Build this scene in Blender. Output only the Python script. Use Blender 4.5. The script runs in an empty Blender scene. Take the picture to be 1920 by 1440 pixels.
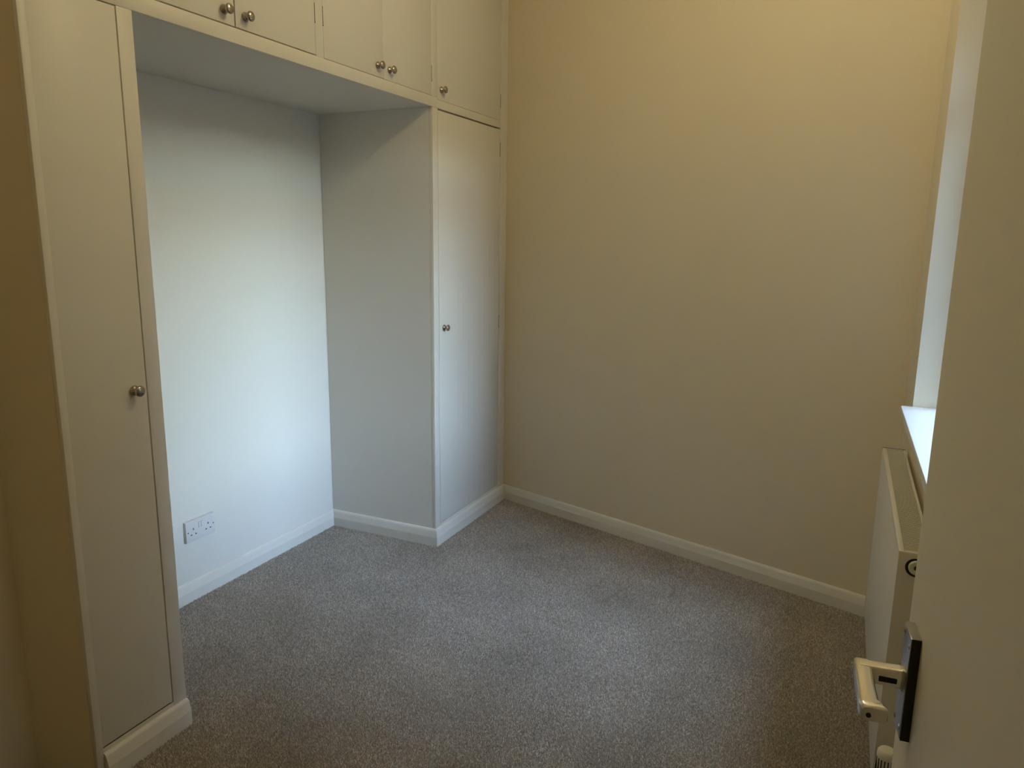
import bpy, bmesh, math, random
import numpy as np
from mathutils import Vector, Matrix

random.seed(4)
S = bpy.context.scene
COL = S.collection

# ------------------------------------------------------------------ camera
CAM = Vector((1.7124, -1.0333, 1.4492))
YAW, PITCH, ROLL, FPX = 0.42866, -0.19354, 0.01281, 1390.88
cy_, sy_, cp_, sp_ = math.cos(YAW), math.sin(YAW), math.cos(PITCH), math.sin(PITCH)
fwd = Vector((-sy_*cp_, cy_*cp_, sp_))
right0 = Vector((cy_, sy_, 0)); up0 = right0.cross(fwd)
right = right0*math.cos(ROLL) + up0*math.sin(ROLL)
up = up0*math.cos(ROLL) - right0*math.sin(ROLL)
cam_data = bpy.data.cameras.new('camera')
cam = bpy.data.objects.new('camera', cam_data); COL.objects.link(cam)
cam.matrix_world = Matrix((( right.x, up.x, -fwd.x, CAM.x),
                           ( right.y, up.y, -fwd.y, CAM.y),
                           ( right.z, up.z, -fwd.z, CAM.z), (0, 0, 0, 1)))
cam_data.sensor_fit = 'HORIZONTAL'; cam_data.sensor_width = 36
cam_data.lens = FPX/1920*36
cam_data.clip_start = 0.02
S.camera = cam

# ------------------------------------------------------------------ world, exposure
SKY_STRENGTH = 1.6
BULB_STRENGTH = 390.0
BULB_COLOUR = (1.0, 0.83, 0.45)
# daylight: low hidden sun behind a thin even cloud veil, seen by a camera balanced for lamp light
w = bpy.data.worlds.new('hazy_sky'); S.world = w; w.use_nodes = True
bgn = w.node_tree.nodes['Background']
sky = w.node_tree.nodes.new('ShaderNodeTexSky')
sky.sky_type = 'NISHITA'; sky.sun_disc = False
sky.sun_elevation = math.radians(4.8); sky.sun_rotation = math.radians(91)
sky.air_density = 1.0; sky.dust_density = 3.0; sky.ozone_density = 1.0
veil = w.node_tree.nodes.new('ShaderNodeVectorMath'); veil.operation = 'MULTIPLY_ADD'
veil.inputs[1].default_value = (0.46, 0.90, 2.15)
veil.inputs[2].default_value = (7.3, 10.9, 16.0)
w.node_tree.links.new(sky.outputs['Color'], veil.inputs[0])
w.node_tree.links.new(veil.outputs['Vector'], bgn.inputs['Color'])
bgn.inputs['Strength'].default_value = SKY_STRENGTH
S.view_settings.view_transform = 'Standard'
S.view_settings.look = 'None'
S.view_settings.gamma = 1
S.view_settings.use_curve_mapping = False
S.view_settings.exposure = 0.0

# ------------------------------------------------------------------ materials
def mat(name, col, rough=0.5, metal=0.0, bump=None, var=None, spec=0.5, coat=0.0):
    """bump=(scale,strength,distance); var=(scale,amount) soft colour variation"""
    m = bpy.data.materials.new(name); m.use_nodes = True
    nt = m.node_tree; b = nt.nodes['Principled BSDF']
    b.inputs['Base Color'].default_value = (*col, 1)
    b.inputs['Roughness'].default_value = rough
    b.inputs['Metallic'].default_value = metal
    b.inputs['Specular IOR Level'].default_value = spec
    b.inputs['Coat Weight'].default_value = coat
    tc = nt.nodes.new('ShaderNodeTexCoord')
    if var:
        n = nt.nodes.new('ShaderNodeTexNoise'); n.inputs['Scale'].default_value = var[0]
        n.inputs['Detail'].default_value = 4
        nt.links.new(tc.outputs['Object'], n.inputs['Vector'])
        mx = nt.nodes.new('ShaderNodeMix'); mx.data_type = 'RGBA'
        mx.inputs['A'].default_value = (*[c*(1-var[1]) for c in col], 1)
        mx.inputs['B'].default_value = (*[min(1, c*(1+var[1])) for c in col], 1)
        nt.links.new(n.outputs['Fac'], mx.inputs['Factor'])
        nt.links.new(mx.outputs['Result'], b.inputs['Base Color'])
    if bump:
        n2 = nt.nodes.new('ShaderNodeTexNoise'); n2.inputs['Scale'].default_value = bump[0]
        n2.inputs['Detail'].default_value = 3
        nt.links.new(tc.outputs['Object'], n2.inputs['Vector'])
        bp = nt.nodes.new('ShaderNodeBump'); bp.inputs['Strength'].default_value = bump[1]
        bp.inputs['Distance'].default_value = bump[2]
        nt.links.new(n2.outputs['Fac'], bp.inputs['Height'])
        nt.links.new(bp.outputs['Normal'], b.inputs['Normal'])
    return m

M = {}
M['cream'] = mat('cream_wall_paint', (0.79, 0.70, 0.53), 0.75, bump=(180, 0.15, 0.001), var=(1.5, 0.015), spec=0.25)
M['pale'] = mat('pale_alcove_paint', (0.83, 0.81, 0.755), 0.7, bump=(180, 0.15, 0.001), var=(1.5, 0.015), spec=0.25)
M['white'] = mat('white_satin_paint', (0.80, 0.77, 0.69), 0.42, bump=(90, 0.08, 0.0008), var=(2.0, 0.015), spec=0.4)
M['gloss'] = mat('white_gloss_skirting_paint', (0.82, 0.80, 0.74), 0.3, spec=0.5, var=(3, 0.01))
M['doorpaint'] = mat('off_white_door_paint', (0.82, 0.77, 0.63), 0.45, bump=(120, 0.06, 0.0006), var=(2, 0.01), spec=0.35)
M['ceiling'] = mat('white_ceiling_paint', (0.82, 0.80, 0.76), 0.85, var=(2, 0.01), spec=0.2)
M['dark'] = mat('dark_cupboard_interior', (0.10, 0.085, 0.06), 0.8, var=(4, 0.1))
M['backing'] = mat('carpet_backing', (0.30, 0.26, 0.21), 0.95, var=(30, 0.15), spec=0.1)
M['nickel'] = mat('brushed_nickel', (0.44, 0.40, 0.36), 0.2, 1.0, var=(60, 0.06))
M['alu'] = mat('polished_aluminium', (0.80, 0.78, 0.74), 0.18, 1.0, var=(40, 0.04))
M['plate'] = mat('anodised_aluminium_plate', (0.42, 0.43, 0.47), 0.32, 1.0, var=(50, 0.05))
M['plateside'] = mat('dark_plate_edge', (0.05, 0.048, 0.045), 0.4, 0.6, var=(50, 0.1))
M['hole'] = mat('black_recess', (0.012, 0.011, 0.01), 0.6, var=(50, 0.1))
M['plastic'] = mat('white_plastic', (0.80, 0.80, 0.80), 0.3, var=(30, 0.01), spec=0.5)
M['plasticwarm'] = mat('white_valve_plastic', (0.80, 0.78, 0.72), 0.35, var=(30, 0.01), spec=0.5)
M['rad'] = mat('white_radiator_enamel', (0.80, 0.78, 0.71), 0.32, var=(8, 0.01), spec=0.5)
M['brass'] = mat('chrome_fitting', (0.6, 0.57, 0.5), 0.25, 1.0, var=(40, 0.05))
M['upvc'] = mat('white_window_paint', (0.80, 0.80, 0.78), 0.35, var=(8, 0.01))
M['brick'] = mat('dark_weathered_brick', (0.06, 0.055, 0.05), 0.9, var=(4, 0.15))
M['hinge'] = mat('dull_brass_hinge', (0.22, 0.18, 0.12), 0.5, 0.3, var=(60, 0.1))
M['cordm'] = mat('white_flex', (0.75, 0.74, 0.7), 0.5, var=(20, 0.02))

# carpet pile: random fleck per tuft plus broad brushed patches
cm = bpy.data.materials.new('taupe_carpet_pile'); cm.use_nodes = True
nt = cm.node_tree; b = nt.nodes['Principled BSDF']
b.inputs['Roughness'].default_value = 0.95; b.inputs['Specular IOR Level'].default_value = 0.1
b.inputs['Sheen Weight'].default_value = 0.15
geo = nt.nodes.new('ShaderNodeNewGeometry')
ramp = nt.nodes.new('ShaderNodeValToRGB')
e = ramp.color_ramp.elements
e[0].position = 0.0; e[0].color = (0.28, 0.245, 0.205, 1)
e[1].position = 1.0; e[1].color = (0.68, 0.64, 0.585, 1)
k = ramp.color_ramp.elements.new(0.35); k.color = (0.41, 0.37, 0.318, 1)
k = ramp.color_ramp.elements.new(0.75); k.color = (0.50, 0.46, 0.405, 1)
nt.links.new(geo.outputs['Random Per Island'], ramp.inputs['Fac'])
tc = nt.nodes.new('ShaderNodeTexCoord')
nz = nt.nodes.new('ShaderNodeTexNoise'); nz.inputs['Scale'].default_value = 3.2; nz.inputs['Detail'].default_value = 3
nt.links.new(tc.outputs['Object'], nz.inputs['Vector'])
mr = nt.nodes.new('ShaderNodeMapRange'); mr.inputs['From Min'].default_value = 0.3; mr.inputs['From Max'].default_value = 0.7
mr.inputs['To Min'].default_value = 0.86; mr.inputs['To Max'].default_value = 1.14
nt.links.new(nz.outputs['Fac'], mr.inputs['Value'])
mul = nt.nodes.new('ShaderNodeVectorMath'); mul.operation = 'SCALE'
nt.links.new(ramp.outputs['Color'], mul.inputs[0]); nt.links.new(mr.outputs['Result'], mul.inputs['Scale'])
nt.links.new(mul.outputs['Vector'], b.inputs['Base Color'])
M['pile'] = cm

# window glass (clear pane that lets daylight through, with its own reflection)
gm = bpy.data.materials.new('clear_window_glass'); gm.use_nodes = True
nt = gm.node_tree; nt.nodes.remove(nt.nodes['Principled BSDF'])
tr = nt.nodes.new('ShaderNodeBsdfTransparent'); tr.inputs['Color'].default_value = (0.96, 0.97, 0.97, 1)
gl = nt.nodes.new('ShaderNodeBsdfGlossy'); gl.inputs['Roughness'].default_value = 0.0
mx = nt.nodes.new('ShaderNodeMixShader')
mx.inputs['Fac'].default_value = 0.05; nt.links.new(tr.outputs['BSDF'], mx.inputs[1]); nt.links.new(gl.outputs['BSDF'], mx.inputs[2])
nt.links.new(mx.outputs['Shader'], nt.nodes['Material Output'].inputs['Surface'])
M['glass'] = gm

bm_ = bpy.data.materials.new('warm_bulb_glow'); bm_.use_nodes = True
nt = bm_.node_tree; nt.nodes.remove(nt.nodes['Principled BSDF'])
em = nt.nodes.new('ShaderNodeEmission'); em.inputs['Color'].default_value = (*BULB_COLOUR, 1); em.inputs['Strength'].default_value = BULB_STRENGTH
nt.links.new(em.outputs['Emission'], nt.nodes['Material Output'].inputs['Surface'])
M['bulb'] = bm_

# ------------------------------------------------------------------ mesh helpers
def box(bm, x0, x1, y0, y1, z0, z1, fx=None, bev=0.0):
    """axis box; fx maps (x,y,z)->(x,y,z); bev bevels the edges"""
    vs = [(x0,y0,z0),(x1,y0,z0),(x1,y1,z0),(x0,y1,z0),(x0,y0,z1),(x1,y0,z1),(x1,y1,z1),(x0,y1,z1)]
    if fx: vs = [fx(*v) for v in vs]
    V = [bm.verts.new(v) for v in vs]
    F = [bm.faces.new([V[i] for i in f]) for f in ((3,2,1,0),(4,5,6,7),(0,1,5,4),(1,2,6,5),(2,3,7,6),(3,0,4,7))]
    if bev > 0:
        es = list({e for f in F for e in f.edges})
        bmesh.ops.bevel(bm, geom=es, offset=bev, segments=2, profile=0.5, affect='EDGES')

def lathe(bm, prof, origin, axis, seg=24, cap=True):
    """prof: list of (distance along axis, radius)"""
    a = Vector(axis).normalized(); o = Vector(origin)
    t = Vector((0,0,1)) if abs(a.z) < 0.9 else Vector((0,1,0))
    u = a.cross(t).normalized(); v = a.cross(u)
    rings = []
    for d, r in prof:
        if r < 1e-6: rings.append([bm.verts.new(o + a*d)])
        else: rings.append([bm.verts.new(o + a*d + (u*math.cos(2*math.pi*i/seg) + v*math.sin(2*math.pi*i/seg))*r) for i in range(seg)])
    for A, B in zip(rings, rings[1:]):
        for i in range(seg):
            j = (i+1) % seg
            if len(A) == 1 and len(B) == 1: continue
            if len(A) == 1: bm.faces.new((A[0], B[i], B[j]))
            elif len(B) == 1: bm.faces.new((A[i], B[0], A[j]))
            else: bm.faces.new((A[i], B[i], B[j], A[j]))
    if cap:
        for R, in ((rings[0],), (rings[-1],)):
            if len(R) > 2: bm.faces.new(R)

def sweep(bm, prof, path_pts, cap=True):
    """prof: (offset,z) list; path_pts: list of (base point, offset direction scaled for mitre)"""
    rings = []
    for (p, d) in path_pts:
        rings.append([bm.verts.new((p[0]+d[0]*o, p[1]+d[1]*o, z)) for o, z in prof])
    n = len(prof)
    for A, B in zip(rings, rings[1:]):
        for i in range(n):
            j = (i+1) % n
            bm.faces.new((A[i], A[j], B[j], B[i]))
    if cap:
        bm.faces.new(rings[0]); bm.faces.new(rings[-1])

def obj(name, bm, m, parent=None, smooth=False):
    bmesh.ops.remove_doubles(bm, verts=bm.verts, dist=1e-6)
    bmesh.ops.recalc_face_normals(bm, faces=bm.faces)
    me = bpy.data.meshes.new(name); bm.to_mesh(me); bm.free()
    me.materials.append(M[m] if isinstance(m, str) else m)
    if smooth:
        for p in me.polygons: p.use_smooth = True
        me.set_sharp_from_angle(angle=math.radians(35))
    o = bpy.data.objects.new(name, me); COL.objects.link(o)
    if parent is not None:
        o.parent = parent
        o.matrix_parent_inverse = parent.matrix_world.inverted() if parent.type != 'EMPTY' else Matrix.Translation(-parent.location)
    return o

def boxes(name, m, parent, *bs, bev=0.0, fx=None):
    bm = bmesh.new()
    for b_ in bs: box(bm, *b_, fx=fx, bev=bev)
    return obj(name, bm, m, parent, smooth=bev > 0)

def struct(o): o['kind'] = 'structure'; return o
def thing(name, label, cat, loc, group=None):
    o = bpy.data.objects.new(name, None); COL.objects.link(o); o.location = loc
    o['label'] = label; o['category'] = cat
    if group: o['group'] = group
    return o

# ------------------------------------------------------------------ room dimensions
Y1, Y2, DEP, ZS, ZC = 0.3881, 1.8584, 0.6055, 2.0, 3.00
SF = -0.31533
def D(x): return 2.6061 + SF*x
def XW(y): return 1.919 + 0.013*(2.0 - y)
SK_H, SK_T = 0.0841, 0.018
SKP = [(0,0),(SK_T,0),(SK_T,0.0465),(0.0118,0.0720),(0.0105,0.0765),(0.0080,0.0805),(0.0045,0.0834),(0.0,SK_H)]
ENDY = 0.094       # face of the end wall of the cupboards
INX = -0.186       # wall of the entrance recess

# floor: carpet backing and the pile standing on it
fl = struct(boxes('floor', 'backing', None, (-0.75, 2.4, -2.1, 3.0, -0.05, 0.0)))

# ceiling and walls
struct(boxes('ceiling', 'ceiling', None, (-0.75, 2.4, -2.1, 3.0, ZC, ZC+0.1)))
struct(boxes('wall_left', 'pale', None, (-0.75, -DEP, 0.094, 2.95, 0, ZC)))
bm = bmesh.new()
def farfx(x, y, z): return (x, D(x) + y, z)
box(bm, -DEP-0.02, 2.25, 0, 0.12, 0, ZC, fx=farfx)
struct(obj('wall_far', bm, 'cream'))
# end wall beside the cupboards and the recess wall that meets it
ENDX = 0.0527      # depth at which the slightly splayed end wall meets the recess wall
bm = bmesh.new()
def efx(x, y, z):
    k = (x + 0.012)/(INX - 0.04 + 0.012)
    return (x, y + (ENDX - 0.0095 - ENDY)*k if y < ENDY + 0.01 else y, z)
box(bm, INX-0.04, -0.012, ENDY, ENDY+0.02, 0, ZC, fx=efx)
box(bm, -0.75, INX-0.04, ENDX, ENDY+0.02, 0, ZC)
struct(obj('wall_end', bm, 'cream'))
struct(boxes('wall_recess', 'cream', None, (-0.75, INX, -1.04, 0.0535, 0, ZC)))
# window wall with its opening
WY0, WY1, WZ0, WZ1 = 0.66, 1.706, 0.92, 2.27
def rfx(x, y, z): return (XW(y) + x, y, z)
bm = bmesh.new()
TH = 0.30
for b_ in ((0, TH, -1.04, WY0, 0, ZC), (0, TH, WY1, 2.4, 0, ZC), (0, TH, WY0, WY1, 0, WZ0-0.028), (0, TH, WY0, WY1, WZ1, ZC)):
    box(bm, *b_, fx=rfx)
struct(obj('wall_right', bm, 'cream'))
# wall with the doorway the picture is taken from, and the landing behind it
DX0, DX1, DZ = 1.09, 1.872, 2.02
bm = bmesh.new()
for b_ in ((INX, DX0-0.03, -1.04, -0.93, 0, ZC), (DX1+0.03, XW(-0.93)+0.02, -1.04, -0.93, 0, ZC), (DX0-0.03, DX1+0.03, -1.04, -0.93, DZ+0.03, ZC)):
    box(bm, *b_)
struct(obj('wall_doorway', bm, 'cream'))
struct(boxes('trim_1', 'gloss', None, (DX0-0.03, DX0, -1.05, -0.92, 0, DZ), (DX1, DX1+0.03, -1.05, -0.92, 0, DZ), (DX0-0.03, DX1+0.03, -1.05, -0.92, DZ, DZ+0.03)))
struct(boxes('wall_landing_left', 'cream', None, (0.55, 0.65, -2.1, -1.04, 0, ZC)))
struct(boxes('wall_landing_right', 'cream', None, (2.2, 2.3, -2.1, -1.04, 0, ZC)))
struct(boxes('wall_landing_back', 'cream', None, (0.55, 2.3, -2.1, -2.0, 0, ZC)))
# neighbouring wings of the houses outside: the window looks out between them
struct(boxes('wall_outside_near', 'brick', None, (2.4, 6.4, -1.6, -0.40, -3.0, 6.0)))
struct(boxes('wall_outside_far', 'brick', None, (2.4, 9.0, 2.0, 3.0, -3.0, 6.0)))
struct(boxes('wall_outside_opposite', 'brick', None, (14.0, 15.0, -12.0, 14.0, -3.0, 3.1)))
struct(boxes('ground', 'brick', None, (2.4, 30.0, -15.0, 15.0, -3.1, -3.0)))

# skirting boards on the walls
def skirt(name, pts, parent=None, mat_='gloss'):
    bm = bmesh.new(); sweep(bm, SKP, pts); return obj(name, bm, mat_, parent)
nF = Vector((SF, -1, 0)).normalized()      # into the room from the far wall
# far wall: from the cupboard front to the window wall
struct(skirt('baseboard_far', [((0.0, D(0)), (1.0, nF.y)), ((1.93, D(1.93)), (nF.x, nF.y))]))
struct(skirt('baseboard_left', [((-DEP, Y1-0.01), (1, 0)), ((-DEP, Y2), (1, -1))]))
struct(skirt('baseboard_right', [((XW(1.99), 1.99), (-1, 0)), ((XW(-0.93), -0.93), (-1, 0))]))

# ------------------------------------------------------------------ window
def wfx(x, y, z): return (XW(y) + x, y, z)
FX0, FX1 = 0.19, 0.25
FW, TZ, WZH = 0.038, 1.90, 2.13          # frame width, transom height, head of the glazing
bm = bmesh.new()
for b_ in ((FX0, FX1, WY0, WY0+FW, WZ0, WZ1), (FX0, FX1, WY1-FW, WY1, WZ0, WZ1), (FX0, FX1, WY0+FW, WY1-FW, WZH, WZ1), (FX0, FX1, WY0+FW, WY1-FW, WZ0, WZ0+FW), (FX0, FX1, WY0+FW, WY1-FW, TZ-0.02, TZ+0.02)):
    box(bm, *b_, fx=wfx)
win = struct(obj('window_1', bm, 'upvc'))
for nm, z0, z1, xo in (('casement', WZ0+FW, TZ-0.02, 0.205), ('fanlight', TZ+0.02, WZH, 0.205)):
    a, c, q = WY0+FW, WY1-FW, 0.028
    s = boxes(nm, 'upvc', win, (xo, xo+0.03, a, a+q, z0, z1), (xo, xo+0.03, c-q, c, z0, z1), (xo, xo+0.03, a+q, c-q, z0, z0+q), (xo, xo+0.03, a+q, c-q, z1-q, z1), fx=wfx)
    boxes('pane', 'glass', s, (xo+0.012, xo+0.016, a+q-0.005, c-q+0.005, z0+q-0.005, z1-q+0.005), fx=wfx)
bm = bmesh.new()
box(bm, -0.036, FX0+0.01, WY0+0.002, WY1-0.001, WZ0-0.028, WZ0, fx=wfx, bev=0.005)
sill = obj('window_sill', bm, 'gloss', win, smooth=True); sill['label'] = 'white gloss window sill with rounded front edge'

# ------------------------------------------------------------------ built-in cupboards
def knob_mesh():
    bm = bmesh.new()
    prof = [(0.0, 0.0125), (0.002, 0.0138), (0.005, 0.0135), (0.0085, 0.0105), (0.0115, 0.0068), (0.0155, 0.0056), (0.018, 0.0066),
            (0.0205, 0.0105), (0.0235, 0.0140), (0.0265, 0.0150), (0.0295, 0.0142), (0.0325, 0.0105), (0.0343, 0.0055), (0.035, 0.0)]
    lathe(bm, [(d*0.88, r) for d, r in prof], (0,0,0), (1,0,0), 28)
    bmesh.ops.recalc_face_normals(bm, faces=bm.faces)
    me = bpy.data.meshes.new('knob'); bm.to_mesh(me); bm.free(); me.materials.append(M['nickel'])
    for p in me.polygons: p.use_smooth = True
    return me
KNOB = knob_mesh()
def add_knob(door, y, z):
    o = bpy.data.objects.new('knob', KNOB); COL.objects.link(o)
    o.parent = door; o.matrix_parent_inverse = door.matrix_world.inverted()
    o.location = (0, y, z); o['label'] = 'round brushed nickel knob'
    return o
def add_hinge(door, y, z0, z1):
    bm = bmesh.new(); lathe(bm, [(0, 0.0008), (0.001, 0.0022), (0.003, 0.0022), (0.0035, 0.0013), (z1-z0-0.001, 0.0013), (z1-z0, 0.0008)], (0.0004, y, z0), (0,0,1), 10)
    return obj('hinge', bm, 'hinge', door, smooth=True)

def cup_door(parent, y0, y1, z0, z1, knob, hinges=()):
    bm = bmesh.new(); box(bm, -0.019, 0.0, y0, y1, z0, z1, bev=0.0012)
    d = obj('door', bm, 'white', None, smooth=True)
    d.parent = parent; d.matrix_parent_inverse = Matrix.Translation(-parent.location)
    bpy.context.view_layer.update()
    add_knob(d, *knob)
    for h in hinges: add_hinge(d, *h)
    return d

IN = -DEP + 0.002
# --- tall cupboard between the end wall and the alcove
L = thing('tall_cupboard', 'narrow white tall cupboard next to the yellow end wall, one long flush door', 'cupboard', (0, 0.24, 0))
boxes('edge_bead', 'white', L, (-0.0115, 0.0035, ENDY-0.001, ENDY+0.0195, 0.0, ZS-0.001), bev=0.0025)
boxes('stile', 'white', L, (-0.02, 0.0, 0.3435, Y1, 0.0, 1.9995), bev=0.001)
boxes('side_panel', 'white', L, (IN, -0.02, Y1-0.018, Y1, 0.0, 1.9995))
boxes('bottom_rail', 'white', L, (-0.0019, -0.0004, ENDY+0.020, 0.3435, 0.0, 0.0965))
boxes('interior', 'dark', L, (IN, -0.0022, ENDY+0.0205, 0.3432, 0.0, 0.088), (IN, IN+0.01, ENDY+0.021, Y1-0.019, 0.09, 1.99))
cup_door(L, ENDY+0.0205, 0.3398, 0.1005, 1.9968, (0.301, 1.041))
skirt('skirting', [((0, ENDY+0.0195), (1, 0)), ((0, Y1), (1, 0))], L)

# --- tall cupboard between the alcove and the far wall
R_ = thing('tall_cupboard', 'wide white tall cupboard in the corner by the far wall, plain door with small knob', 'cupboard', (0, 2.2, 0))
boxes('stile', 'white', R_, (-0.02, 0.0, Y2, 1.9020, 0.0, 1.9995), bev=0.001)
boxes('side_panel', 'pale', R_, (IN, -0.02, Y2, Y2+0.018, 0.0, 1.9995))
boxes('bottom_rail', 'white', R_, (-0.02, -0.0004, 1.9020, 2.532, 0.0, 0.0965))
boxes('scribe_strip', 'white', R_, (-0.02, 0.0035, 2.5315, D(0)+0.004, 0.0, 1.9995))
boxes('interior', 'dark', R_, (IN, -0.03, Y2+0.019, 2.53, 0.0, 0.09), (IN, IN+0.01, Y2+0.019, 2.6, 0.09, 1.99))
cup_door(R_, 1.9045, 2.5295, 0.0985, 1.9925, (1.945, 1.041), ((2.5305, 1.86, 1.93), (2.5305, 0.98, 1.05)))
skirt('skirting', [((-DEP, Y2), (1, -1)), ((0, Y2), (1, -1)), ((0, D(0)), (1, -1))], R_)

# --- row of cupboards over the alcove
O = thing('overhead_cupboard', 'long row of white overhead cupboards with paired knobs bridging the alcove', 'cupboard', (0, 1.3, ZS))
boxes('soffit_panel', 'pale', O, (IN, -0.02, ENDY+0.021, 2.53, ZS, ZS+0.018))
RZ = 2.0425
boxes('edge_bead', 'white', O, (-0.0115, 0.0035, ENDY-0.001, ENDY+0.0195, ZS-0.001, ZC-0.001), bev=0.0025)
boxes('scribe_strip', 'white', O, (-0.02, 0.0035, 2.5315, D(0)+0.004, 2.0, ZC-0.001))
boxes('bottom_rail', 'white', O, (-0.02, 0.0, ENDY+0.0200, 1.9005, ZS, RZ), (-0.02, 0.0, 1.9005, 2.5312, 2.0, 2.0355), bev=0.0008)
for a, c in ((0.3435, Y1), (1.0995, 1.1405), (1.8525, 1.9020)):
    boxes('stile', 'white', O, (-0.02, 0.0, a, c, RZ, 2.94), bev=0.0008)
boxes('top_rail', 'white', O, (-0.02, 0.0, ENDY+0.020, 2.5312, 2.94, ZC-0.001))
boxes('interior', 'dark', O, (IN, IN+0.01, ENDY+0.021, 2.55, ZS+0.02, ZC-0.01), (IN, -0.03, ENDY+0.021, 2.53, ZS+0.0182, ZS+0.0215))
cup_door(O, ENDY+0.0225, 0.3405, 2.0455, 2.937, (0.301, 2.082))
cup_door(O, 0.3905, 0.7365, 2.0460, 2.937, (0.696, 2.082), ((0.3895, 2.145, 2.208),))
cup_door(O, 0.7415, 1.0985, 2.0462, 2.937, (0.779, 2.082), ((1.0990, 2.145, 2.208),))
cup_door(O, 1.1416, 1.4950, 2.0445, 2.937, (1.457, 2.084), ((1.1408, 2.145, 2.208),))
cup_door(O, 1.4956, 1.8520, 2.0438, 2.937, (1.535, 2.082), ((1.8523, 2.10, 2.165),))
cup_door(O, 1.9026, 2.5300, 2.0367, 2.937, (1.933, 2.079), ((2.5306, 2.10, 2.165),))

# ------------------------------------------------------------------ double socket on the alcove wall
SX = -DEP
bm = bmesh.new(); box(bm, SX, SX+0.016, 0.937, 1.083, 0.249, 0.335, bev=0.0025)
so = obj('wall_socket', bm, 'plastic', None, smooth=True)
so['label'] = 'white double wall socket with two switches on the pale alcove wall'; so['category'] = 'socket'
xf = SX + 0.016
for ycn in (0.973, 1.047):
    boxes('pin_hole', 'hole', so, (xf-0.004, xf+0.0004, ycn-0.002, ycn+0.002, 0.2955, 0.3035))
    for s in (-1, 1):
        boxes('pin_hole', 'hole', so, (xf-0.004, xf+0.0004, ycn+s*0.011-0.0035, ycn+s*0.011+0.0035, 0.2755, 0.2795))
for ysn in (1.0035, 1.0165):
    boxes('switch_surround', mat('switch_gap', (0.35, 0.36, 0.38), 0.5, var=(20, 0.02)), so, (xf-0.004, xf+0.0003, ysn-0.0052, ysn+0.0052, 0.298, 0.3205))
    bm = bmesh.new(); box(bm, xf-0.003, xf+0.0022, ysn-0.0043, ysn+0.0043, 0.299, 0.3195, bev=0.001)
    obj('rocker_switch', bm, 'plastic', so, smooth=True)
for ysn in (0.9465, 1.0735):
    bm = bmesh.new(); lathe(bm, [(0, 0.0026), (0.0007, 0.0026), (0.0009, 0.0015)], (xf-0.0002, ysn, 0.291), (1,0,0), 12)
    obj('screw', bm, 'plateside', so)

# ------------------------------------------------------------------ radiator under the window
RY0, RY1, RZ0, RZ1 = 0.737, 1.668, 0.175, 0.778
def rdx(x, y, z): return (1.8475 + 0.0095*(1.66-y) + x, y, z)
RW = 0.066
ra = thing('radiator', 'white panel radiator with slatted top grille under the window sill', 'radiator', (1.88, 1.2, 0.0))
def rbox(name, m, *bs, bev=0.0, par=None):
    return boxes(name, m, par or ra, *bs, bev=bev, fx=rdx)
rbox('front_panel', 'rad', (0.0, 0.010, RY0+0.004, RY1, RZ0, RZ1-0.012), bev=0.003)
rbox('back_panel', 'rad', (RW-0.008, RW, RY0+0.004, RY1, RZ0, RZ1-0.012), bev=0.002)
rbox('convector_fins', 'rad', *[(0.011, RW-0.009, y, y+0.0015, RZ0+0.03, RZ1-0.06) for y in np.arange(RY0+0.05, RY1-0.03, 0.05)])
sp = rbox('side_panel', 'rad', (-0.001, RW+0.001, RY0, RY0+0.004, RZ0+0.004, RZ1-0.002), bev=0.0015)
rbox('side_panel', 'rad', (-0.001, RW+0.001, RY1+0.008, RY1+0.011, RZ0+0.004, RZ1+0.001), bev=0.001)
rbox('grille_rim', 'rad', (-0.0012, 0.0105, RY0+0.001, RY1, RZ1-0.016, RZ1), (RW-0.006, RW+0.0012, RY0+0.001, RY1, RZ1-0.016, RZ1),
     (0.0105, RW-0.006, RY0+0.001, RY0+0.012, RZ1-0.004, RZ1), (0.0105, RW-0.006, RY1-0.010, RY1, RZ1-0.004, RZ1), bev=0.0015)
sl = []
y = RY0 + 0.0165
while y < RY1-0.014:
    sl.append((0.0103, RW-0.0058, y, y+0.0044, RZ1-0.0030, RZ1-0.0012)); y += 0.0096
g = rbox('grille_slats', 'rad', *sl); g['kind'] = 'stuff'
rbox('grille_shade', 'dark', (0.0105, RW-0.0085, RY0+0.01, RY1+0.0075, RZ1-0.055, RZ1-0.052))  # dark sheet standing in for the shade seen between the slats
rbox('end_gap_shade', 'hole', (-0.0010, RW+0.0006, RY1+0.0003, RY1+0.0078, RZ1-0.016, RZ1-0.0006))  # black strip painting the shadow gap between grille rim and far side panel
# blanking plug with air vent in the near end
bm = bmesh.new(); c0 = rdx(0.036, RY0, 0.745)
lathe(bm, [(0, 0.0215), (0.0015, 0.0215), (0.0016, 0.0175)], c0, (0,-1,0), 28)
obj('plug_recess', bm, 'hole', ra)
bm = bmesh.new(); lathe(bm, [(0, 0.0165), (0.005, 0.0165), (0.0075, 0.0145), (0.008, 0.0085), (0.0055, 0.0075), (0.0055, 0.0)], (c0[0]+0.001, c0[1], c0[2]+0.001), (0,-1,0), 24)
pl = obj('vent_plug', bm, 'rad', ra, smooth=True)
bm = bmesh.new(); lathe(bm, [(0.0056, 0.0055), (0.0066, 0.0055), (0.0066, 0.0)], (c0[0]+0.001, c0[1], c0[2]+0.001), (0,-1,0), 10)
obj('vent_key', bm, 'plateside', pl)
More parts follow.
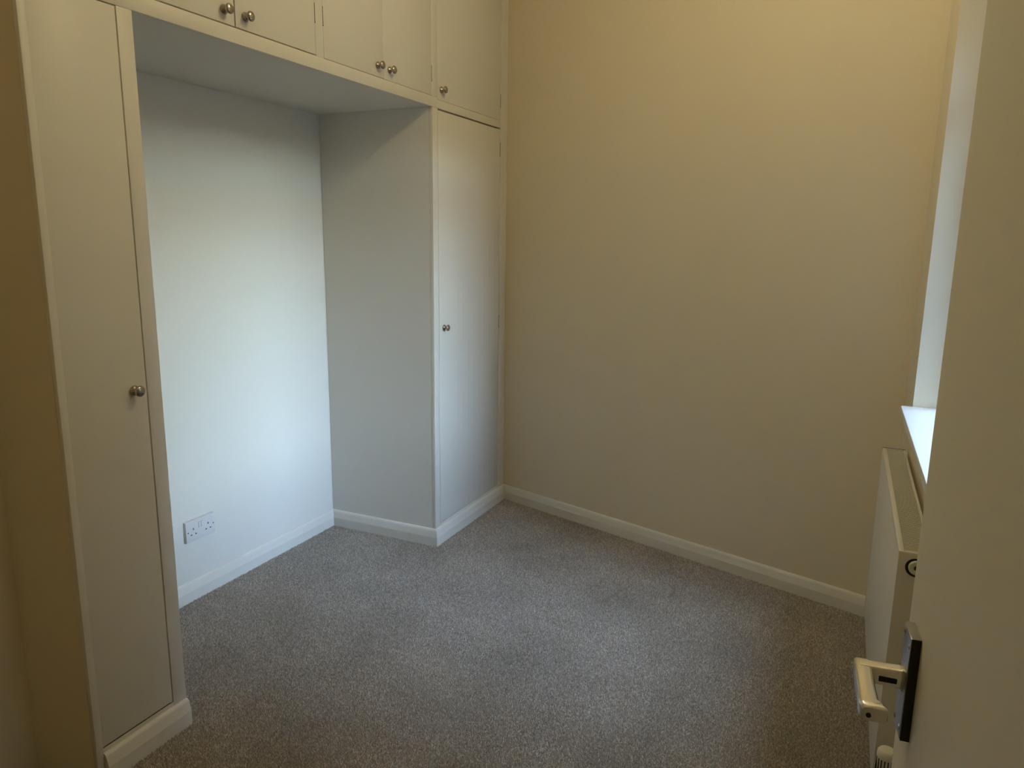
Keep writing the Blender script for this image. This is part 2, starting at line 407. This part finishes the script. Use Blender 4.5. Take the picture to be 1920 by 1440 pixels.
# thermostatic valve on the near bottom corner
vx, vy = 1.876, 0.690
va = thing('radiator_valve', 'white thermostatic radiator valve with ribbed head at the radiator corner', 'valve', (vx, vy, 0))
bm = bmesh.new(); lathe(bm, [(0.235, 0.015), (0.240, 0.0185), (0.305, 0.0205), (0.313, 0.0195), (0.318, 0.016), (0.3195, 0.010), (0.3198, 0)], (vx, vy, 0), (0,0,1), 32)
hd = obj('valve_head', bm, 'plasticwarm', va, smooth=True)
for i in range(18):
    a = 2*math.pi*i/18
    bm = bmesh.new()
    box(bm, 0.0185, 0.0206, -0.0012, 0.0012, 0.262, 0.300)
    bmesh.ops.rotate(bm, verts=bm.verts, cent=(0,0,0), matrix=Matrix.Rotation(a, 3, 'Z'))
    bmesh.ops.translate(bm, verts=bm.verts, vec=(vx, vy, 0))
    obj('slot', bm, 'hole', hd)
bm = bmesh.new(); lathe(bm, [(0.175, 0.008), (0.18, 0.0125), (0.215, 0.0125), (0.22, 0.015), (0.236, 0.015)], (vx, vy, 0), (0,0,1), 20)
lathe(bm, [(0, 0.009), (0.02, 0.009), (0.022, 0.013), (0.034, 0.013), (0.035, 0.009), (RY0-vy+0.006, 0.009)], (vx, vy, 0.205), (0,1,0), 16)
obj('valve_body', bm, 'brass', va, smooth=True)
bm = bmesh.new(); lathe(bm, [(-0.002, 0.0075), (0.178, 0.0075)], (vx, vy, 0), (0,0,1), 16)
obj('pipe', bm, 'gloss', va, smooth=True)

# ------------------------------------------------------------------ open door
# local frame: u runs from the free edge towards the hinge, n into the room (towards the camera side)
DE = Vector((1.801, -0.160, 0)); DU = Vector((0.0926, -0.9957, 0)).normalized(); DN = Vector((DU.y, -DU.x, 0))
def dfx(u, n, z):
    p = DE + DU*u + DN*n; return (p.x, p.y, z)
bm = bmesh.new(); box(bm, 0.0, 0.762, -0.038, 0.0, 0.012, 1.99, fx=dfx, bev=0.0015)
door = struct(obj('door_1', bm, 'doorpaint', None, smooth=True))
bm = bmesh.new()
HZ = 0.995; PU0, PU1 = 0.031, 0.070
# plate with slightly waisted bevelled edges
rings = []
for n_, ins in ((0.0, 0.0), (0.0085, 0.0)):
    rings.append([bm.verts.new(dfx(u_, n_, z_)) for u_, z_ in ((PU0+ins, HZ-0.058+ins), (PU1-ins, HZ-0.058+ins), (PU1-ins, HZ+0.058-ins), (PU0+ins, HZ+0.058-ins))])
for i in range(4):
    j = (i+1) % 4; bm.faces.new((rings[0][i], rings[0][j], rings[1][j], rings[1][i]))
bm.faces.new(rings[0]); bm.faces.new(rings[1])
hp = obj('door_handle', bm, 'plate', door); hp['label'] = 'aluminium lever handle on a dark edged back plate'
bm = bmesh.new(); box(bm, PU0+0.0008, PU1-0.0008, 0.0080, 0.0096, HZ-0.0572, HZ+0.0572, fx=dfx, bev=0.0006)
obj('face_plate', bm, 'plate', hp, smooth=True)
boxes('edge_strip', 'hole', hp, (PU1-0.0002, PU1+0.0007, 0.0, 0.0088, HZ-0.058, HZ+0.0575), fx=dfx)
UC = (PU0+PU1)/2 - 0.002
def tube(bm, secs):
    """secs: list of rings of points"""
    R = [[bm.verts.new(p) for p in s] for s in secs]
    n = len(R[0])
    for A, B in zip(R, R[1:]):
        for i in range(n):
            j = (i+1) % n; bm.faces.new((A[i], A[j], B[j], B[i]))
    bm.faces.new(R[0]); bm.faces.new(R[-1])
def rrect(cu, cz, hu, hz, r, n, k=4):
    """rounded rectangle in the u,z plane at height n above the door"""
    out = []
    for sx, sz, a0 in ((1,1,0), (-1,1,90), (-1,-1,180), (1,-1,270)):
        for i in range(k+1):
            a = math.radians(a0 + 90*i/k)
            out.append(dfx(cu + sx*(hu-r) + r*math.cos(a), n, cz + sz*(hz-r) + r*math.sin(a)))
    return out
def rrect_n(u, cn, cz, hn, hz, r, k=4):
    out = []
    for sx, sz, a0 in ((1,1,0), (-1,1,90), (-1,-1,180), (1,-1,270)):
        for i in range(k+1):
            a = math.radians(a0 + 90*i/k)
            out.append(dfx(u, cn + sx*(hn-r) + r*math.cos(a), cz + sz*(hz-r) + r*math.sin(a)))
    return out
bm = bmesh.new()
tube(bm, [rrect(UC, HZ+0.002, 0.0105, 0.0125, 0.004, n_) for n_ in (0.0085, 0.0115)])
tube(bm, [rrect(UC, HZ+0.002, hu, hz, 0.0035, n_) for n_, hu, hz in ((0.0115, 0.0085, 0.0105), (0.030, 0.0080, 0.0100), (0.052, 0.0078, 0.0098))])
obj('handle_neck', bm, 'alu', hp, smooth=True)
bm = bmesh.new(); box(bm, UC+0.0068, UC+0.0086, 0.0150, 0.0330, HZ-0.0030, HZ+0.0035, fx=dfx, bev=0.0008)
obj('grub_screw_slot', bm, 'hole', hp, smooth=True)
bm = bmesh.new(); lathe(bm, [(0, 0.0024), (0.0016, 0.0024), (0.0016, 0)], dfx(UC+0.0812, 0.0505, HZ+0.001), DU, 12)
obj('end_hole', bm, 'hole', hp)
bm = bmesh.new()
secs = []
for u_, cn, hn, hz in ((UC-0.0120, 0.0480, 0.0060, 0.0060), (UC-0.0095, 0.0480, 0.0085, 0.0085), (UC-0.002, 0.0480, 0.0095, 0.0092), (UC+0.02, 0.0485, 0.0090, 0.0088), (UC+0.045, 0.0490, 0.0090, 0.0086), (UC+0.066, 0.0490, 0.0095, 0.0086), (UC+0.071, 0.0475, 0.0115, 0.0090), (UC+0.079, 0.0455, 0.0125, 0.0088), (UC+0.082, 0.0450, 0.0110, 0.0070)):
    secs.append(rrect_n(u_, cn, HZ+0.002, hn, hz, min(hn, hz)*0.45))
tube(bm, secs)
obj('lever', bm, 'alu', hp, smooth=True)
for u_, z_ in ((PU0+0.006, HZ+0.050), (PU1-0.006, HZ+0.046), (PU0+0.006, HZ-0.050), (PU1-0.006, HZ-0.046)):
    bm = bmesh.new(); lathe(bm, [(0, 0.003), (0.001, 0.0028), (0.0016, 0.0012), (0.0016, 0)], dfx(u_, 0.0092, z_), DN, 12)
    obj('screw', bm, 'nickel', hp, smooth=True)

# ------------------------------------------------------------------ ceiling pendant that lights the room
LX, LY, LZ = 1.20, 0.95, 2.74
pen = thing('pendant_lamp', 'bare warm bulb hanging on a short white flex from the ceiling', 'lamp', (LX, LY, ZC))
bm = bmesh.new(); lathe(bm, [(0, 0.045), (-0.012, 0.043), (-0.022, 0.030), (-0.028, 0.012), (-0.030, 0.0)], (LX, LY, ZC), (0,0,1), 24)
obj('ceiling_rose', bm, 'plastic', pen, smooth=True)
bm = bmesh.new(); lathe(bm, [(LZ+0.11, 0.0035), (ZC-0.02, 0.0035)], (LX, LY, 0), (0,0,1), 8)
obj('flex', bm, 'cordm', pen)
bm = bmesh.new(); lathe(bm, [(0.035, 0.018), (0.065, 0.019), (0.085, 0.015), (0.115, 0.006)], (LX, LY, LZ), (0,0,1), 20)
obj('bulb_holder', bm, 'plastic', pen, smooth=True)
bm = bmesh.new(); lathe(bm, [(-0.032, 0.0), (-0.029, 0.013), (-0.018, 0.026), (0.0, 0.032), (0.016, 0.027), (0.030, 0.016), (0.038, 0.013)], (LX, LY, LZ), (0,0,1), 16)
obj('bulb', bm, 'bulb', pen, smooth=True)

# ------------------------------------------------------------------ carpet pile (tufts standing on the floor)
def inside(x, y):
    ok = (y < D(x) - 0.012) & (x < XW(y) - 0.012) & (y > -0.45)
    alc = (x > -DEP + 0.014) & (y > Y1) & (y < Y2 - 0.012)
    room = (x > 0.012)
    ent = (x > INX) & (y < ENDY)
    return ok & (alc | room | ent)
rng = np.random.default_rng(3)
P = 0.0043
xs, ys = np.meshgrid(np.arange(-0.62, 1.95, P), np.arange(-0.45, 2.62, P))
xs = (xs + rng.uniform(-.5, .5, xs.shape)*P).ravel(); ys = (ys + rng.uniform(-.5, .5, ys.shape)*P).ravel()
kq = inside(xs, ys); xs, ys = xs[kq], ys[kq]
N = len(xs)
r = rng.uniform(0.0020, 0.0031, N); h = rng.uniform(0.0045, 0.0085, N)
a = rng.uniform(0, 2*np.pi, N); lx = rng.normal(0, 0.0016, N); ly = rng.normal(0, 0.0016, N)
V = np.zeros((N, 4, 3))
for i in range(3):
    V[:, i, 0] = xs + r*np.cos(a + i*2.0944); V[:, i, 1] = ys + r*np.sin(a + i*2.0944); V[:, i, 2] = 0.0004
V[:, 3, 0] = xs + lx; V[:, 3, 1] = ys + ly; V[:, 3, 2] = h
base = (np.arange(N)*4)[:, None]
T = np.concatenate([base + np.array(t) for t in ((0, 1, 3), (1, 2, 3), (2, 0, 3))], axis=1).ravel()
me = bpy.data.meshes.new('carpet_pile')
me.vertices.add(N*4); me.vertices.foreach_set('co', V.ravel().astype(np.float32))
me.loops.add(N*9); me.loops.foreach_set('vertex_index', T.astype(np.int32))
me.polygons.add(N*3); me.polygons.foreach_set('loop_start', (np.arange(N*3)*3).astype(np.int32))
me.update(calc_edges=True); me.validate()
me.materials.append(M['pile'])
cp = bpy.data.objects.new('carpet_pile', me); COL.objects.link(cp)
cp.parent = fl; cp['kind'] = 'stuff'; cp['label'] = 'short taupe carpet pile with pale flecks'
